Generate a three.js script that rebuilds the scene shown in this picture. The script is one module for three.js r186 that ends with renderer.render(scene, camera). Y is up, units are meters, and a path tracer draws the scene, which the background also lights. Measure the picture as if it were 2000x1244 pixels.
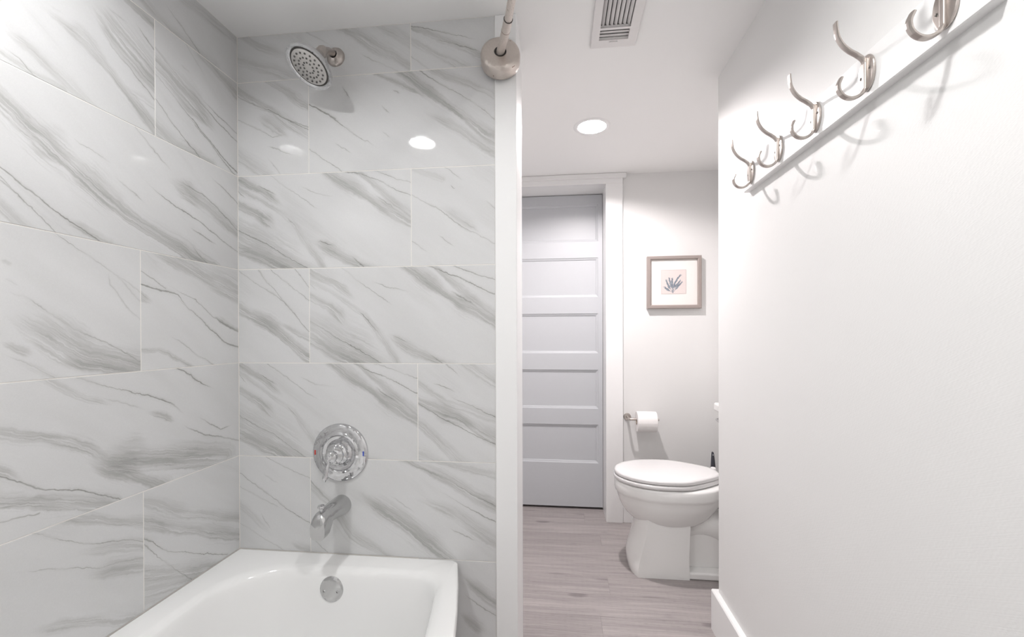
import * as THREE from 'three';
import { mergeGeometries, toCreasedNormals, mergeVertices } from 'three/addons/utils/BufferGeometryUtils.js';
import { RectAreaLightUniformsLib } from 'three/addons/lights/RectAreaLightUniformsLib.js';
import { RoundedBoxGeometry } from 'three/addons/geometries/RoundedBoxGeometry.js';

// ---------- camera, lights, exposure ----------
const scene = new THREE.Scene();
scene.background = new THREE.Color(0x000000);
const W = 2000, H = 1244, F = 850.4;                       // picture size and focal length in pixels
const camera = new THREE.PerspectiveCamera(2 * Math.atan(H / 2 / F) * 180 / Math.PI, W / H, 0.02, 20);
camera.position.set(0, 1.149, 0);
camera.rotation.set(-0.00413, 0.10992, -0.00294, 'YXZ');
camera.setViewOffset(W, H, 0, -36, W, H);                  // shift lens
const renderer = new THREE.WebGLRenderer({ antialias: true });
renderer.toneMapping = THREE.LinearToneMapping;
renderer.toneMappingExposure = 1.5;
renderer.shadowMap.enabled = true;
renderer.shadowMap.type = THREE.PCFSoftShadowMap;

RectAreaLightUniformsLib.init();
const CEIL = 2.134;
const rgb = (r, g, b) => new THREE.Color().setRGB(r, g, b);
const LIGHTS = [   // place, recess depth, candela, colour, label
  { x: 0.152, z: -2.092, deep: 0.020, power: 3.75, color: rgb(1, 0.93, 0.93), label: 'glowing round recessed light in the ceiling near the grey door' },
  { x: -0.70, z: -0.493, deep: 0.018, power: 1.1, color: rgb(0.98, 1, 1.01), label: 'round recessed light in the ceiling above the bathtub' },
  { x: 0.21, z: -0.47, deep: 0.018, power: 0.8, color: rgb(0.99, 0.99, 0.98), label: 'round recessed light in the ceiling beside the hook rack' },
  { x: -0.45, z: 1.0, deep: 0.018, power: 2.2, color: rgb(0.99, 0.99, 0.98), label: 'unseen recessed fill light added to the ceiling behind the camera' },  // added fill lamp out of view, brightens the room by bounce
];

// ---------- helpers ----------
let seed = 7;
const rnd = () => { seed = (Math.imul(seed, 1664525) + 1013904223) | 0; return (seed >>> 8) / 16777216; };
const PERM = new Uint8Array(512), GR = new Float32Array(512);
for (let i = 0; i < 256; i++) PERM[i] = i;
for (let i = 255; i > 0; i--) { const j = Math.floor(rnd() * (i + 1)), t = PERM[i]; PERM[i] = PERM[j]; PERM[j] = t; }
for (let i = 0; i < 256; i++) PERM[i + 256] = PERM[i];
for (let i = 0; i < 512; i++) GR[i] = rnd() * 2 - 1;
function noise(x, y) {   // smooth value noise, -1..1
  const xi = Math.floor(x), yi = Math.floor(y); let fx = x - xi, fy = y - yi;
  fx = fx * fx * (3 - 2 * fx); fy = fy * fy * (3 - 2 * fy);
  const a = PERM[(xi & 255) + PERM[yi & 255]], b = PERM[((xi + 1) & 255) + PERM[yi & 255]];
  const c = PERM[(xi & 255) + PERM[(yi + 1) & 255]], d = PERM[((xi + 1) & 255) + PERM[(yi + 1) & 255]];
  const p = GR[a] + (GR[b] - GR[a]) * fx, q = GR[c] + (GR[d] - GR[c]) * fx;
  return p + (q - p) * fy;
}
const fbm = (x, y) => 0.57 * noise(x, y) + 0.29 * noise(x * 2.1 + 5.3, y * 2.1 + 1.7) + 0.14 * noise(x * 4.3 + 9.1, y * 4.3 + 3.3);
const clamp = (v, a = 0, b = 1) => Math.min(b, Math.max(a, v));
const smooth = (a, b, v) => { const t = clamp((v - a) / (b - a)); return t * t * (3 - 2 * t); };
const V3 = (x, y, z) => new THREE.Vector3(x, y, z);

function mesh(name, geometry, material, parent = scene) {
  const m = new THREE.Mesh(geometry, material); m.name = name; m.castShadow = true; m.receiveShadow = true; parent.add(m); return m;
}
const counts = {};
function numbered(name) { const n = counts[name] = (counts[name] ?? -1) + 1; return n ? name + '_' + String(n).padStart(3, '0') : name; }
function thing(name, label, category, group) {
  const o = new THREE.Group(); o.name = numbered(name); o.userData = { label, category }; if (group) o.userData.group = group; scene.add(o); return o;
}
function structure(name, label, category) {
  const o = new THREE.Group(); o.name = name; o.userData = { label, category, kind: 'structure' }; scene.add(o); return o;
}
function box(x0, x1, y0, y1, z0, z1, bevel = 0) {   // uv in metres
  const w = x1 - x0, h = y1 - y0, d = z1 - z0;
  const g = bevel ? new RoundedBoxGeometry(w, h, d, 2, bevel) : new THREE.BoxGeometry(w, h, d);
  g.translate((x0 + x1) / 2, (y0 + y1) / 2, (z0 + z1) / 2);
  const p = g.attributes.position, n = g.attributes.normal, uv = g.attributes.uv;
  for (let i = 0; i < p.count; i++) {
    const ax = Math.abs(n.getX(i)), ay = Math.abs(n.getY(i)), az = Math.abs(n.getZ(i));
    if (ay >= ax && ay >= az) uv.setXY(i, p.getX(i), p.getZ(i)); else if (ax >= az) uv.setXY(i, p.getZ(i), p.getY(i)); else uv.setXY(i, p.getX(i), p.getY(i));
  }
  return g;
}
const strip = (g) => { const o = g.index ? g.toNonIndexed() : g.clone(); for (const k of Object.keys(o.attributes)) if (!['position', 'normal', 'uv'].includes(k)) o.deleteAttribute(k); return o; };
const merge = (...l) => mergeGeometries(l.map(strip));
function loft(rings, capA = true, capB = true, crease = 0.7) {   // rings of equal length, closed
  const n = rings[0].length, pos = [], uv = [], idx = [];
  rings.forEach((r, k) => r.forEach((p, i) => { pos.push(p.x, p.y, p.z); uv.push(i / n, k / (rings.length - 1)); }));
  for (let k = 0; k + 1 < rings.length; k++) for (let i = 0; i < n; i++) {
    const a = k * n + i, b = k * n + (i + 1) % n, c = a + n, d = b + n; idx.push(a, b, d, a, d, c);
  }
  const cap = (k, flip) => {
    const c = rings[k].reduce((s, p) => s.add(p), V3(0, 0, 0)).divideScalar(n), ci = pos.length / 3; pos.push(c.x, c.y, c.z); uv.push(0.5, 0.5);
    for (let i = 0; i < n; i++) { const a = k * n + i, b = k * n + (i + 1) % n; if (flip) idx.push(ci, b, a); else idx.push(ci, a, b); }
  };
  if (capA) cap(0, true); if (capB) cap(rings.length - 1, false);
  const g = new THREE.BufferGeometry();
  g.setAttribute('position', new THREE.Float32BufferAttribute(pos, 3)); g.setAttribute('uv', new THREE.Float32BufferAttribute(uv, 2)); g.setIndex(idx);
  return toCreasedNormals(g, crease);
}
function lathe(profile, at, axis, segments = 48) {   // profile [radius, height along axis]
  const g = new THREE.LatheGeometry(profile.map(([r, h]) => new THREE.Vector2(Math.max(r, 1e-5), h)), segments);
  g.applyQuaternion(new THREE.Quaternion().setFromUnitVectors(V3(0, 1, 0), axis.clone().normalize())); g.translate(at.x, at.y, at.z); return toCreasedNormals(g, 0.6);
}
function tube(points, radius, segments = 40, radial = 16) { return new THREE.TubeGeometry(new THREE.CatmullRomCurve3(points), segments, radius, radial, false); }

// ---------- materials ----------
function dataTexture(w, h, f, srgb = true) {
  const d = new Uint8Array(w * h * 4);
  for (let y = 0; y < h; y++) for (let x = 0; x < w; x++) { const c = f(x, y), i = (y * w + x) * 4; d[i] = c[0]; d[i + 1] = c[1]; d[i + 2] = c[2]; d[i + 3] = 255; }
  const t = new THREE.DataTexture(d, w, h); t.magFilter = THREE.LinearFilter; t.minFilter = THREE.LinearMipmapLinearFilter; t.generateMipmaps = true;
  t.wrapS = t.wrapT = THREE.RepeatWrapping; if (srgb) t.colorSpace = THREE.SRGBColorSpace; t.needsUpdate = true; return t;
}
const std = (color, roughness, extra = {}) => new THREE.MeshStandardMaterial({ color, roughness, ...extra });
const peel = dataTexture(256, 256, (x, y) => {   // roller stipple of paint, tiling
  const a = x / 256 * 6.2832, b = y / 256 * 6.2832; let v = 0;
  for (let k = 1; k < 7; k++) v += Math.sin(a * (k * 3 + 1) + GR[k] * 9 + 2 * Math.sin(b * (k * 2 + 1) + GR[k + 20] * 9)) * Math.cos(b * (k * 4 - 1) + GR[k + 40] * 9) / 6;
  const c = 128 + 110 * clamp(v, -1, 1); return [c, c, c];
}, false);
peel.repeat.set(9, 9);
const M = {
  wall: std(rgb(0.80, 0.797, 0.79), 0.55, { bumpMap: peel, bumpScale: 0.0002 }),
  ceiling: std(rgb(0.91, 0.907, 0.90), 0.8),
  trim: std(rgb(0.89, 0.887, 0.885), 0.32),
  board: std(rgb(0.87, 0.867, 0.865), 0.35),
  grout: std(rgb(0.86, 0.83, 0.79), 0.9),
  core: std(rgb(0.60, 0.58, 0.55), 0.9),
  door: std(rgb(0.56, 0.575, 0.60), 0.4),
  duct: std(rgb(0.46, 0.46, 0.47), 0.5, { metalness: 0.6 }),
  enamel: std(rgb(0.89, 0.887, 0.88), 0.12),
  porcelain: std(rgb(0.89, 0.887, 0.875), 0.1),
  seat: std(rgb(0.79, 0.78, 0.78), 0.22),
  chrome: std(rgb(0.66, 0.66, 0.67), 0.06, { metalness: 1 }),
  satin: std(rgb(0.56, 0.56, 0.56), 0.18, { metalness: 1 }),
  nickel: std(rgb(0.52, 0.475, 0.445), 0.36, { metalness: 1 }),
  nozzle: std(rgb(0.10, 0.095, 0.09), 0.6),
  faceplate: std(rgb(0.62, 0.60, 0.58), 0.35, { metalness: 0.6 }),
  seam: std(rgb(0.06, 0.055, 0.05), 0.6),
  vent: std(rgb(0.78, 0.76, 0.755), 0.4),
  frame: std(rgb(0.34, 0.29, 0.27), 0.5),
  mat: std(rgb(0.83, 0.80, 0.775), 0.8),
  paper: std(rgb(0.86, 0.84, 0.83), 0.95),
  slate: std(rgb(0.06, 0.06, 0.075), 0.45),
  red: std(rgb(0.6, 0.06, 0.05), 0.4),
  blue: std(rgb(0.05, 0.10, 0.5), 0.4),
  lens: new THREE.MeshStandardMaterial({ color: 0xffffff, emissive: rgb(1, 0.98, 0.97), emissiveIntensity: 60, roughness: 0.4 }),
};

// ---------- marble print, traced per tile: [band?, strength %, width mm, then points u,v in mm from the tile's upper left corner] ----------
const VEINS = {
  E0: [[1, 35, 25, 4, 1, 188, 84], [1, 30, 34, 3, 79, 188, 148], [1, 35, 29, 373, 0, 587, 141], [0, 40, 5, 270, 17, 342, 61], [1, 35, 22, 483, 5, 587, 71], [0, 40, 5, 417, 75, 535, 146]],
  E1: [[1, 35, 16, 5, 14, 240, 130], [0, 50, 4, 17, 11, 227, 76], [0, 50, 4, 64, 51, 231, 113], [1, 30, 24, 4, 59, 131, 135], [0, 40, 4, 4, 113, 51, 145]],
  E2: [[1, 40, 17, 124, 9, 251, 94], [1, 45, 24, 7, 28, 251, 188], [0, 60, 4, 21, 55, 132, 109, 251, 158], [0, 60, 4, 40, 77, 169, 124, 251, 167], [0, 50, 4, 7, 123, 123, 186, 178, 176], [0, 50, 5, 95, 210, 210, 250], [1, 30, 26, 1, 249, 85, 300], [0, 40, 4, 99, 249, 145, 303], [1, 35, 34, 63, 109, 187, 189]],
  E3: [[0, 60, 6, 7, 90, 92, 134, 154, 188, 241, 247], [1, 50, 22, 320, 10, 477, 127, 614, 237], [1, 35, 16, 221, 3, 414, 94], [0, 50, 6, 372, 5, 540, 110, 614, 172], [1, 40, 20, 431, 9, 614, 99], [1, 35, 20, 371, 125, 519, 207, 614, 273], [0, 50, 5, 238, 104, 272, 136], [0, 40, 5, 277, 57, 307, 71], [0, 40, 4, 110, 33, 145, 78], [0, 35, 3, 19, 244, 82, 286], [0, 30, 3, 83, 209, 153, 255], [0, 30, 4, 242, 184, 276, 211]],
  E4: [[1, 50, 24, 3, 12, 79, 53, 165, 115], [1, 55, 27, 3, 93, 67, 128, 136, 190], [0, 50, 4, 62, 31, 142, 74], [0, 45, 4, 3, 50, 32, 76], [1, 30, 65, 2, 186, 221, 310], [1, 45, 33, 2, 240, 164, 309], [0, 50, 4, 2, 175, 107, 232, 221, 299], [0, 50, 4, 165, 137, 194, 165, 244, 235], [0, 35, 3, 206, 42, 268, 66, 346, 79], [0, 35, 3, 143, 29, 228, 85, 290, 125], [1, 30, 14, 3, 39, 188, 154, 289, 300], [1, 40, 24, 250, 214, 345, 270, 434, 303], [0, 55, 5, 267, 220, 334, 243], [0, 50, 4, 384, 265, 439, 306], [1, 45, 29, 330, 10, 457, 94, 584, 171], [0, 55, 5, 402, 8, 501, 43, 584, 83], [0, 50, 5, 479, 6, 533, 24, 585, 41], [1, 30, 21, 413, 8, 584, 140], [0, 40, 4, 462, 73, 555, 134]],
  E5: [[0, 45, 4, -4, 88, 87, 133, 139, 176, 269, 251], [0, 30, 4, 108, 5, 176, 49], [0, 35, 4, 124, 57, 140, 73], [1, 20, 31, 81, 117, 228, 219], [0, 30, 4, 81, 210, 144, 253], [0, 30, 4, 12, 239, 60, 272], [0, 35, 4, 233, 102, 264, 134], [1, 25, 15, 7, 6, 50, 23], [0, 30, 4, 150, 161, 222, 214]],
  E6: [[0, 45, 5, 7, 14, 89, 59, 164, 109, 220, 174], [0, 45, 4, 83, 16, 141, 82, 186, 136], [0, 45, 4, 124, 6, 192, 66, 243, 104], [0, 40, 4, 198, 7, 244, 62], [1, 60, 36, 12, 140, 105, 184, 243, 286], [1, 30, 16, 134, 173, 243, 227]],
  E9: [[1, 30, 21, 3, 64, 93, 121, 242, 166], [1, 45, 32, 3, 122, 120, 163, 242, 229], [0, 55, 5, 3, 128, 119, 195, 242, 245], [0, 50, 4, 87, 90, 242, 161], [1, 35, 27, 5, 197, 135, 305], [0, 45, 4, 44, 58, 141, 89], [1, 30, 27, 5, 293, 54, 308], [1, 35, 32, 158, 4, 245, 56], [0, 35, 4, 88, 5, 142, 47], [1, 30, 43, 38, 143, 200, 204]],
  E10: [[0, 50, 5, 10, 64, 93, 117, 164, 170, 240, 211], [0, 35, 3, 130, 21, 229, 62], [0, 35, 3, 21, 108, 105, 150, 158, 175], [0, 35, 4, 75, 179, 116, 244], [1, 25, 24, 21, 181, 128, 266], [0, 30, 3, 76, 56, 141, 87], [1, 30, 23, 175, 274, 240, 299], [0, 30, 3, 9, 232, 128, 293]],
  E11: [[1, 50, 33, 147, 100, 288, 187, 425, 287], [0, 45, 5, 21, 94, 113, 189], [1, 30, 23, 15, 105, 67, 147, 141, 242, 237, 297], [1, 40, 27, 349, 8, 602, 136], [0, 50, 4, 415, 91, 602, 178], [1, 35, 27, 338, 115, 479, 168, 602, 241], [0, 45, 4, 360, 18, 533, 97, 603, 131], [0, 40, 4, 452, 211, 560, 246], [0, 35, 4, 260, 107, 360, 173], [0, 35, 4, 3, 260, 43, 291], [1, 30, 21, 426, 5, 603, 42]],
  E12: [[1, 40, 24, 130, 44, 245, 128], [0, 40, 5, 136, 101, 245, 168], [1, 30, 30, 130, 159, 216, 233]],
  L0: [[1, 25, 23, 301, 123, 388, 151, 491, 153], [0, 40, 6, 361, 77, 491, 153], [1, 20, 35, 413, 29, 587, 16]],
  L1: [[1, 50, 24, 346, 152, 424, 167, 501, 209, 607, 286], [1, 55, 55, 449, 73, 516, 115, 608, 161], [0, 55, 6, 437, 82, 501, 146, 575, 188, 608, 208], [0, 50, 4, 478, 61, 541, 65], [0, 50, 5, 553, 49, 606, 81], [1, 40, 21, 568, 12, 607, 19], [1, 35, 17, 291, 241, 345, 254, 418, 298], [0, 50, 4, 291, 272, 323, 283, 352, 304], [0, 30, 3, 371, 139, 399, 143], [1, 25, 14, 522, 218, 607, 232], [1, 35, 10, 291, 287, 347, 298]],
  L2: [[1, 55, 53, 7, 113, 118, 160, 218, 200], [0, 55, 5, 2, 143, 93, 190, 286, 295], [0, 50, 5, 7, 74, 89, 117, 293, 195], [0, 50, 5, 75, 67, 114, 77], [1, 35, 30, 1, 284, 68, 306, 144, 304], [0, 50, 4, 6, 219, 128, 293], [0, 45, 5, 114, 13, 173, 60], [1, 30, 42, 196, 6, 294, 38], [0, 50, 5, 88, 193, 200, 254, 286, 310], [0, 50, 5, 145, 124, 293, 165]],
  L3: [[1, 55, 43, -5, 67, 49, 103, 107, 136, 177, 173, 295, 241, 484, 309], [0, 30, 2, -6, 199, 19, 224], [0, 50, 4, 26, 209, 88, 248, 146, 278, 191, 299], [0, 35, 3, 5, 220, 43, 248, 98, 297], [1, 30, 17, 121, 273, 199, 298], [1, 30, 14, -6, 260, 43, 300], [1, 45, 41, 367, 95, 485, 131, 605, 175], [0, 55, 5, 296, 116, 394, 168, 484, 194, 604, 238], [0, 50, 4, 394, 90, 485, 105, 605, 164], [0, 35, 4, 224, 141, 315, 186], [0, 40, 5, 434, 216, 552, 248], [0, 35, 4, 440, 260, 497, 301], [0, 45, 6, 512, 33, 605, 78], [0, 35, 4, 312, 17, 392, 74], [0, 30, 3, 134, 92, 229, 119]],
  L4: [[0, 55, 6, 426, 3, 476, 30, 528, 65, 604, 111], [0, 50, 3, 528, 65, 530, 101, 569, 148, 603, 172], [0, 40, 3, 536, 68, 604, 132], [1, 60, 54, 331, 169, 415, 223, 482, 270, 585, 301], [0, 50, 4, 331, 133, 374, 143, 425, 179, 489, 215, 603, 281], [1, 50, 16, 330, 228, 385, 261], [0, 50, 3, 330, 251, 412, 298], [1, 30, 13, 346, 266, 415, 302], [0, 30, 2, 331, 104, 360, 124], [1, 30, 10, 331, 71, 350, 83]],
  L5: [[1, 45, 51, 93, 1, 211, 43, 335, 78], [0, 60, 5, 3, 83, 41, 92, 109, 104, 160, 160], [1, 45, 24, 3, 114, 36, 134], [0, 55, 7, 93, 106, 179, 164, 278, 237, 334, 255], [0, 50, 4, 67, 76, 167, 114, 230, 162, 322, 198], [1, 50, 12, 223, 157, 315, 193], [1, 40, 9, 2, 255, 50, 256, 147, 305], [0, 60, 5, 76, 220, 136, 255, 222, 305], [0, 40, 3, 8, 52, 27, 63]],
  L6: [[0, 60, 7, 169, 9, 254, 45, 315, 70, 382, 98, 434, 133], [0, 55, 5, 383, -2, 459, 37, 536, 80], [1, 50, 15, 302, 109, 396, 148], [0, 45, 5, 404, 153, 491, 204, 607, 248], [1, 40, 15, 92, 6, 164, 54, 231, 75], [0, 40, 4, 189, 47, 314, 111], [0, 50, 4, 458, 137, 554, 204, 602, 199], [1, 45, 22, -9, 80, 63, 118, 159, 161, 276, 236], [1, 50, 52, 173, 185, 313, 229, 526, 282], [1, 40, 29, 158, 181, 313, 288], [1, 50, 15, -9, 148, 51, 202], [0, 50, 4, 25, 185, 83, 227, 149, 252, 224, 297], [1, 45, 26, -9, 216, 83, 255, 172, 294], [0, 30, 3, -10, 258, 25, 264]],
  L7: [[0, 50, 4, 392, 10, 476, 69, 613, 128], [1, 40, 19, 450, 2, 613, 83], [1, 35, 20, 441, 76, 613, 140], [0, 45, 4, 328, 59, 400, 87, 500, 139, 601, 168], [1, 35, 30, 462, 136, 612, 191], [1, 40, 17, 361, 195, 466, 243, 555, 296]],
  L8: [[1, 35, 23, 9, 39, 145, 118, 328, 208], [1, 40, 29, 15, 94, 168, 174, 327, 267], [0, 50, 4, 9, 131, 73, 186, 234, 279], [1, 35, 29, 14, 220, 225, 309], [1, 30, 48, 14, 261, 107, 290], [0, 40, 4, 15, 157, 136, 294]],
};
function marble(veins, w, h, salt) {   // tile of w x h metres
  const S = 1150, nx = Math.max(8, Math.round(w * S)), ny = Math.max(8, Math.round(h * S));
  const list = veins.map((v) => {
    const P = v.slice(3).map((c) => c / 1000), n = P.length, free = [0, 0]; let len = 0;
    for (const e of [0, 1]) {   // a vein that reaches the edge of its tile runs on past it
      const i = e ? n - 2 : 0, j = e ? n - 4 : 2, x = P[i], y = P[i + 1], l = Math.hypot(x - P[j], y - P[j + 1]);
      if (x < 0.03 || y < 0.03 || x > w - 0.03 || y > h - 0.03) { P[i] += (x - P[j]) / l * 0.05; P[i + 1] += (y - P[j + 1]) / l * 0.05; } else free[e] = 1;
    }
    for (let i = 0; i + 3 < n; i += 2) len += Math.hypot(P[i + 2] - P[i], P[i + 3] - P[i + 1]);
    return { band: v[0], k: v[1] / 100, r: v[2] / 2000, pts: P, free, len, id: P[0] * 31 + P[1] * 17 };
  });
  const ca = Math.cos(0.62), sa = Math.sin(0.62);
  return dataTexture(nx, ny, (px, py) => {
    const u = px / S, v = h - py / S;   // v runs down, rows run up
    const s = u * ca + v * sa + salt * 3.1, t = -u * sa + v * ca + salt * 1.7;
    const bend = noise(u * 9 + salt, v * 9) + 0.45 * noise(u * 24, v * 24 + salt), jit = noise(u * 90, v * 90 + salt);
    const jot = noise(u * 230 + 7, v * 230 + salt), wu = u + 0.0035 * bend + 0.0013 * jit + 0.0006 * jot, wv = v - 0.0045 * bend + 0.0016 * noise(u * 90 + 30, v * 90 + salt) - 0.0007 * jot;
    const streak = fbm(s * 7, t * 120), wisp = fbm(s * 16 + 3, t * 330), coarse = fbm(s * 5 + 7, t * 22), patch = noise(s * 7 + 2, t * 7);
    let keep = 1 - 0.035 * clamp(0.5 + coarse) - 0.07 * smooth(0.2, 0.6, fbm(s * 3.2 + 3, t * 15 + 2)) * (0.5 + 0.5 * wisp);
    for (const q of list) {
      let best = 1e9, at = 0, sd = 0; const P = q.pts, n = P.length / 2 - 1;
      for (let i = 0; i < n; i++) {
        const ax = P[2 * i], ay = P[2 * i + 1], dx = P[2 * i + 2] - ax, dy = P[2 * i + 3] - ay;
        const f = clamp(((wu - ax) * dx + (wv - ay) * dy) / (dx * dx + dy * dy)), ex = wu - ax - f * dx, ey = wv - ay - f * dy, e = ex * ex + ey * ey;
        if (e < best) { best = e; at = (i + f) / n; sd = dx * ey - dy * ex > 0 ? 1 : -1; }
      }
      const d = Math.sqrt(best), along = at * q.len;
      const taper = (q.free[0] ? smooth(0, 0.35, at) : 1) * (q.free[1] ? smooth(1, 0.65, at) : 1);
      if (q.band) {
        const r = 1.12 * q.r * (0.95 + 0.35 * noise(along * 12 + q.id, q.k * 20)) * (0.35 + 0.65 * taper);
        if (d < r * 2.6) {   // one edge of a band is crisper than the other
          const st = fbm(along * 7 + q.id, sd * d * 130 + 9), ws = fbm(along * 18 + q.id, sd * d * 420 + 3);
          const body = sd > 0 ? smooth(1.25, 0.55, (d + r * 0.4 * st) / r) : smooth(2.2, 0.0, (d + r * 0.7 * st) / r);
          const thread = noise(along * 6 + q.id * 3, sd * d * 210 + 40), hair = Math.exp(-((thread / 0.10) ** 2)) * smooth(2.6, 0.6, d / r);
          keep *= 1 - q.k * 0.30 * hair * taper * clamp(0.5 + patch + 0.6 * ws);
          keep *= 1 - q.k * 0.78 * body * taper * clamp(0.60 + 0.65 * st + 0.5 * ws + 0.2 * patch);
        }
      } else {
        const r = Math.max(q.r * 0.55 * (0.8 + 0.5 * patch), 0.0007) * (0.4 + 0.6 * taper);
        if (d < r * 8) {
          const ws = fbm(along * 20 + q.id, sd * d * 500 + 3), g = Math.exp(-(d / r) * (d / r)) * clamp(0.72 + 0.8 * patch + 0.4 * ws, 0.2), halo = 0.5 * Math.exp(-d / (r * 2.6)) * clamp(0.5 + 0.9 * ws);
          keep *= 1 - q.k * 0.9 * (g + halo) * taper;
        }
      }
    }
    const a = 1 - keep, gnz = 2.0 * noise(px * 0.7, py * 0.7);
    return [214 - 110 * a + gnz, 214 - 111 * a + gnz, 214 - 117 * a + gnz].map((c) => clamp(Math.round(c), 0, 255));
  });
}
const TILE_H = 0.3075, row = (k) => 1.0603 + TILE_H * k;
function tileGeometry(w, h, joint = 0.0011, t = 0.009, bev = 0.0005) {   // lies in x,y with its face at z = 0, origin upper left
  const x0 = joint, x1 = w - joint, y0 = -h + joint, y1 = -joint, pos = [], uv = [], nrm = [];
  const quad = (a, b, c, d) => {
    const n = V3(...b).sub(V3(...a)).cross(V3(...c).sub(V3(...a))).normalize();
    for (const p of [a, b, c, a, c, d]) { pos.push(...p); uv.push(p[0] / w, 1 + p[1] / h); nrm.push(n.x, n.y, n.z); }
  };
  const ring = (i, z) => [[x0 + i, y0 + i, z], [x1 - i, y0 + i, z], [x1 - i, y1 - i, z], [x0 + i, y1 - i, z]];
  const f = ring(bev, 0), m = ring(0, -bev * 0.7), b = ring(0, -t);
  quad(...f);
  for (let i = 0; i < 4; i++) { const j = (i + 1) % 4; quad(m[i], m[j], f[j], f[i]); quad(b[i], b[j], m[j], m[i]); }
  const g = new THREE.BufferGeometry();
  g.setAttribute('position', new THREE.Float32BufferAttribute(pos, 3)); g.setAttribute('uv', new THREE.Float32BufferAttribute(uv, 2)); g.setAttribute('normal', new THREE.Float32BufferAttribute(nrm, 3));
  return g;
}
let salt = 0;
function addTile(parent, u0, u1, top, bottom, print, place) {
  salt += 1;
  const w = u1 - u0, h = top - bottom;
  const m = std(0xffffff, 0.035, { map: marble(VEINS[print], w, h, salt) });
  const t = mesh('tile', tileGeometry(w, h), m, parent); place(t, u0, top); return t;
}

// ---------- the setting ----------
const XL = -1.057, ZE = -1.333, ZB = -2.728, XR = 0.606, TRIM0 = -0.198, TRIM1 = -0.131, PART = -1.512, REAR = 1.6;
// floor planks
{
  const floor = structure('floor', 'grey-taupe wood plank floor', 'floor');
  mesh('subfloor', box(-1.3, 1.4, -0.12, -0.008, -3.2, REAR + 0.1), M.core, floor);
  const variants = [0, 1, 2, 3, 4].map((k) => {
    const t = dataTexture(1024, 160, (x, y) => {
      const u = x / 840 + k * 7.3, v = y / 840 + k * 3.1, wob = 0.012 * noise(u * 3, k + 3) + 0.004 * noise(u * 11, v * 20);
      const ring = noise(u * 1.6 + 4, (v + wob) * 46), line = fbm(u * 9, (v + wob * 0.6) * 260), pore = noise(u * 40, v * 700), cloud = fbm(u * 3.5, v * 9);
      const knot = smooth(0.62, 0.9, noise(u * 5.5 + 11, v * 14 + 5));
      const g = 9 * ring + 15 * line + 6 * cloud - (pore > 0.55 ? 11 : 0) - 26 * knot, tone = [0, -2, 2, -1, 3][k];
      return [163 + g + tone, 156 + g * 0.98 + tone, 155 + g * 0.96 + tone].map((c) => clamp(Math.round(c), 0, 255));
    });
    return std(0xffffff, 0.42, { map: t, bumpMap: t, bumpScale: 0.0005 });
  });
  const PW = 0.148, PL = 1.22, geos = {};
  const z0 = -1.952 - PW * 8; let r = 0;
  for (let z = z0; z < REAR; z += PW, r++) {
    // end joints: the two seen in the photograph, the others staggered
    const row0 = Math.round((z + 1.952) / PW);
    let j = row0 === -1 ? 0.219 : row0 === -4 ? 0.224 : -0.9 + ((r * 0.43) % 1) * PL;
    while (j > -1.3) j -= PL;
    for (let x = j, c = 0; x < 1.4; x += PL, c++) {
      const a = Math.max(x, -1.3), b = Math.min(x + PL, 1.4); if (b - a < 0.02) continue;
      const key = [a, b].map((q) => q.toFixed(3)).join();
      if (!geos[key]) {
        const g = tileGeometry(b - a, PW, 0.0002, 0.008, 0.0003), uv = g.attributes.uv;
        for (let i = 0; i < uv.count; i++) uv.setX(i, uv.getX(i) * (b - a) / PL + (a - x) / PL);
        g.rotateX(-Math.PI / 2); geos[key] = g;
      }
      const p = mesh('plank', geos[key], variants[(r * 2 + c * 3) % 5], floor); p.position.set(a, 0, z);
    }
  }
}
// ceiling with real openings for the lamps and the vent
const VENT = { x0: 0.105, x1: 0.253, z0: -1.512, z1: -1.212 };
{
  const ceiling = structure('ceiling', 'flat white painted ceiling', 'ceiling');
  const s = new THREE.Shape(); s.moveTo(-1.3, 3.2); s.lineTo(1.4, 3.2); s.lineTo(1.4, -REAR - 0.1); s.lineTo(-1.3, -REAR - 0.1); s.closePath();
  for (const l of LIGHTS) { const hole = new THREE.Path(); hole.absarc(l.x, -l.z, 0.068, 0, Math.PI * 2, true); s.holes.push(hole); }
  const v = new THREE.Path(); v.moveTo(0.128, 1.478); v.lineTo(0.230, 1.478); v.lineTo(0.230, 1.24); v.lineTo(0.128, 1.24); v.closePath(); s.holes.push(v);
  const g = new THREE.ExtrudeGeometry(s, { depth: 0.03, bevelEnabled: false, curveSegments: 40 }); g.rotateX(-Math.PI / 2); g.translate(0, CEIL, 0);
  mesh('plasterboard', g, M.ceiling, ceiling);
  mesh('upper_floor', box(-1.3, 1.4, CEIL + 0.36, CEIL + 0.42, -3.2, REAR + 0.1), M.core, ceiling);
}
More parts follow.
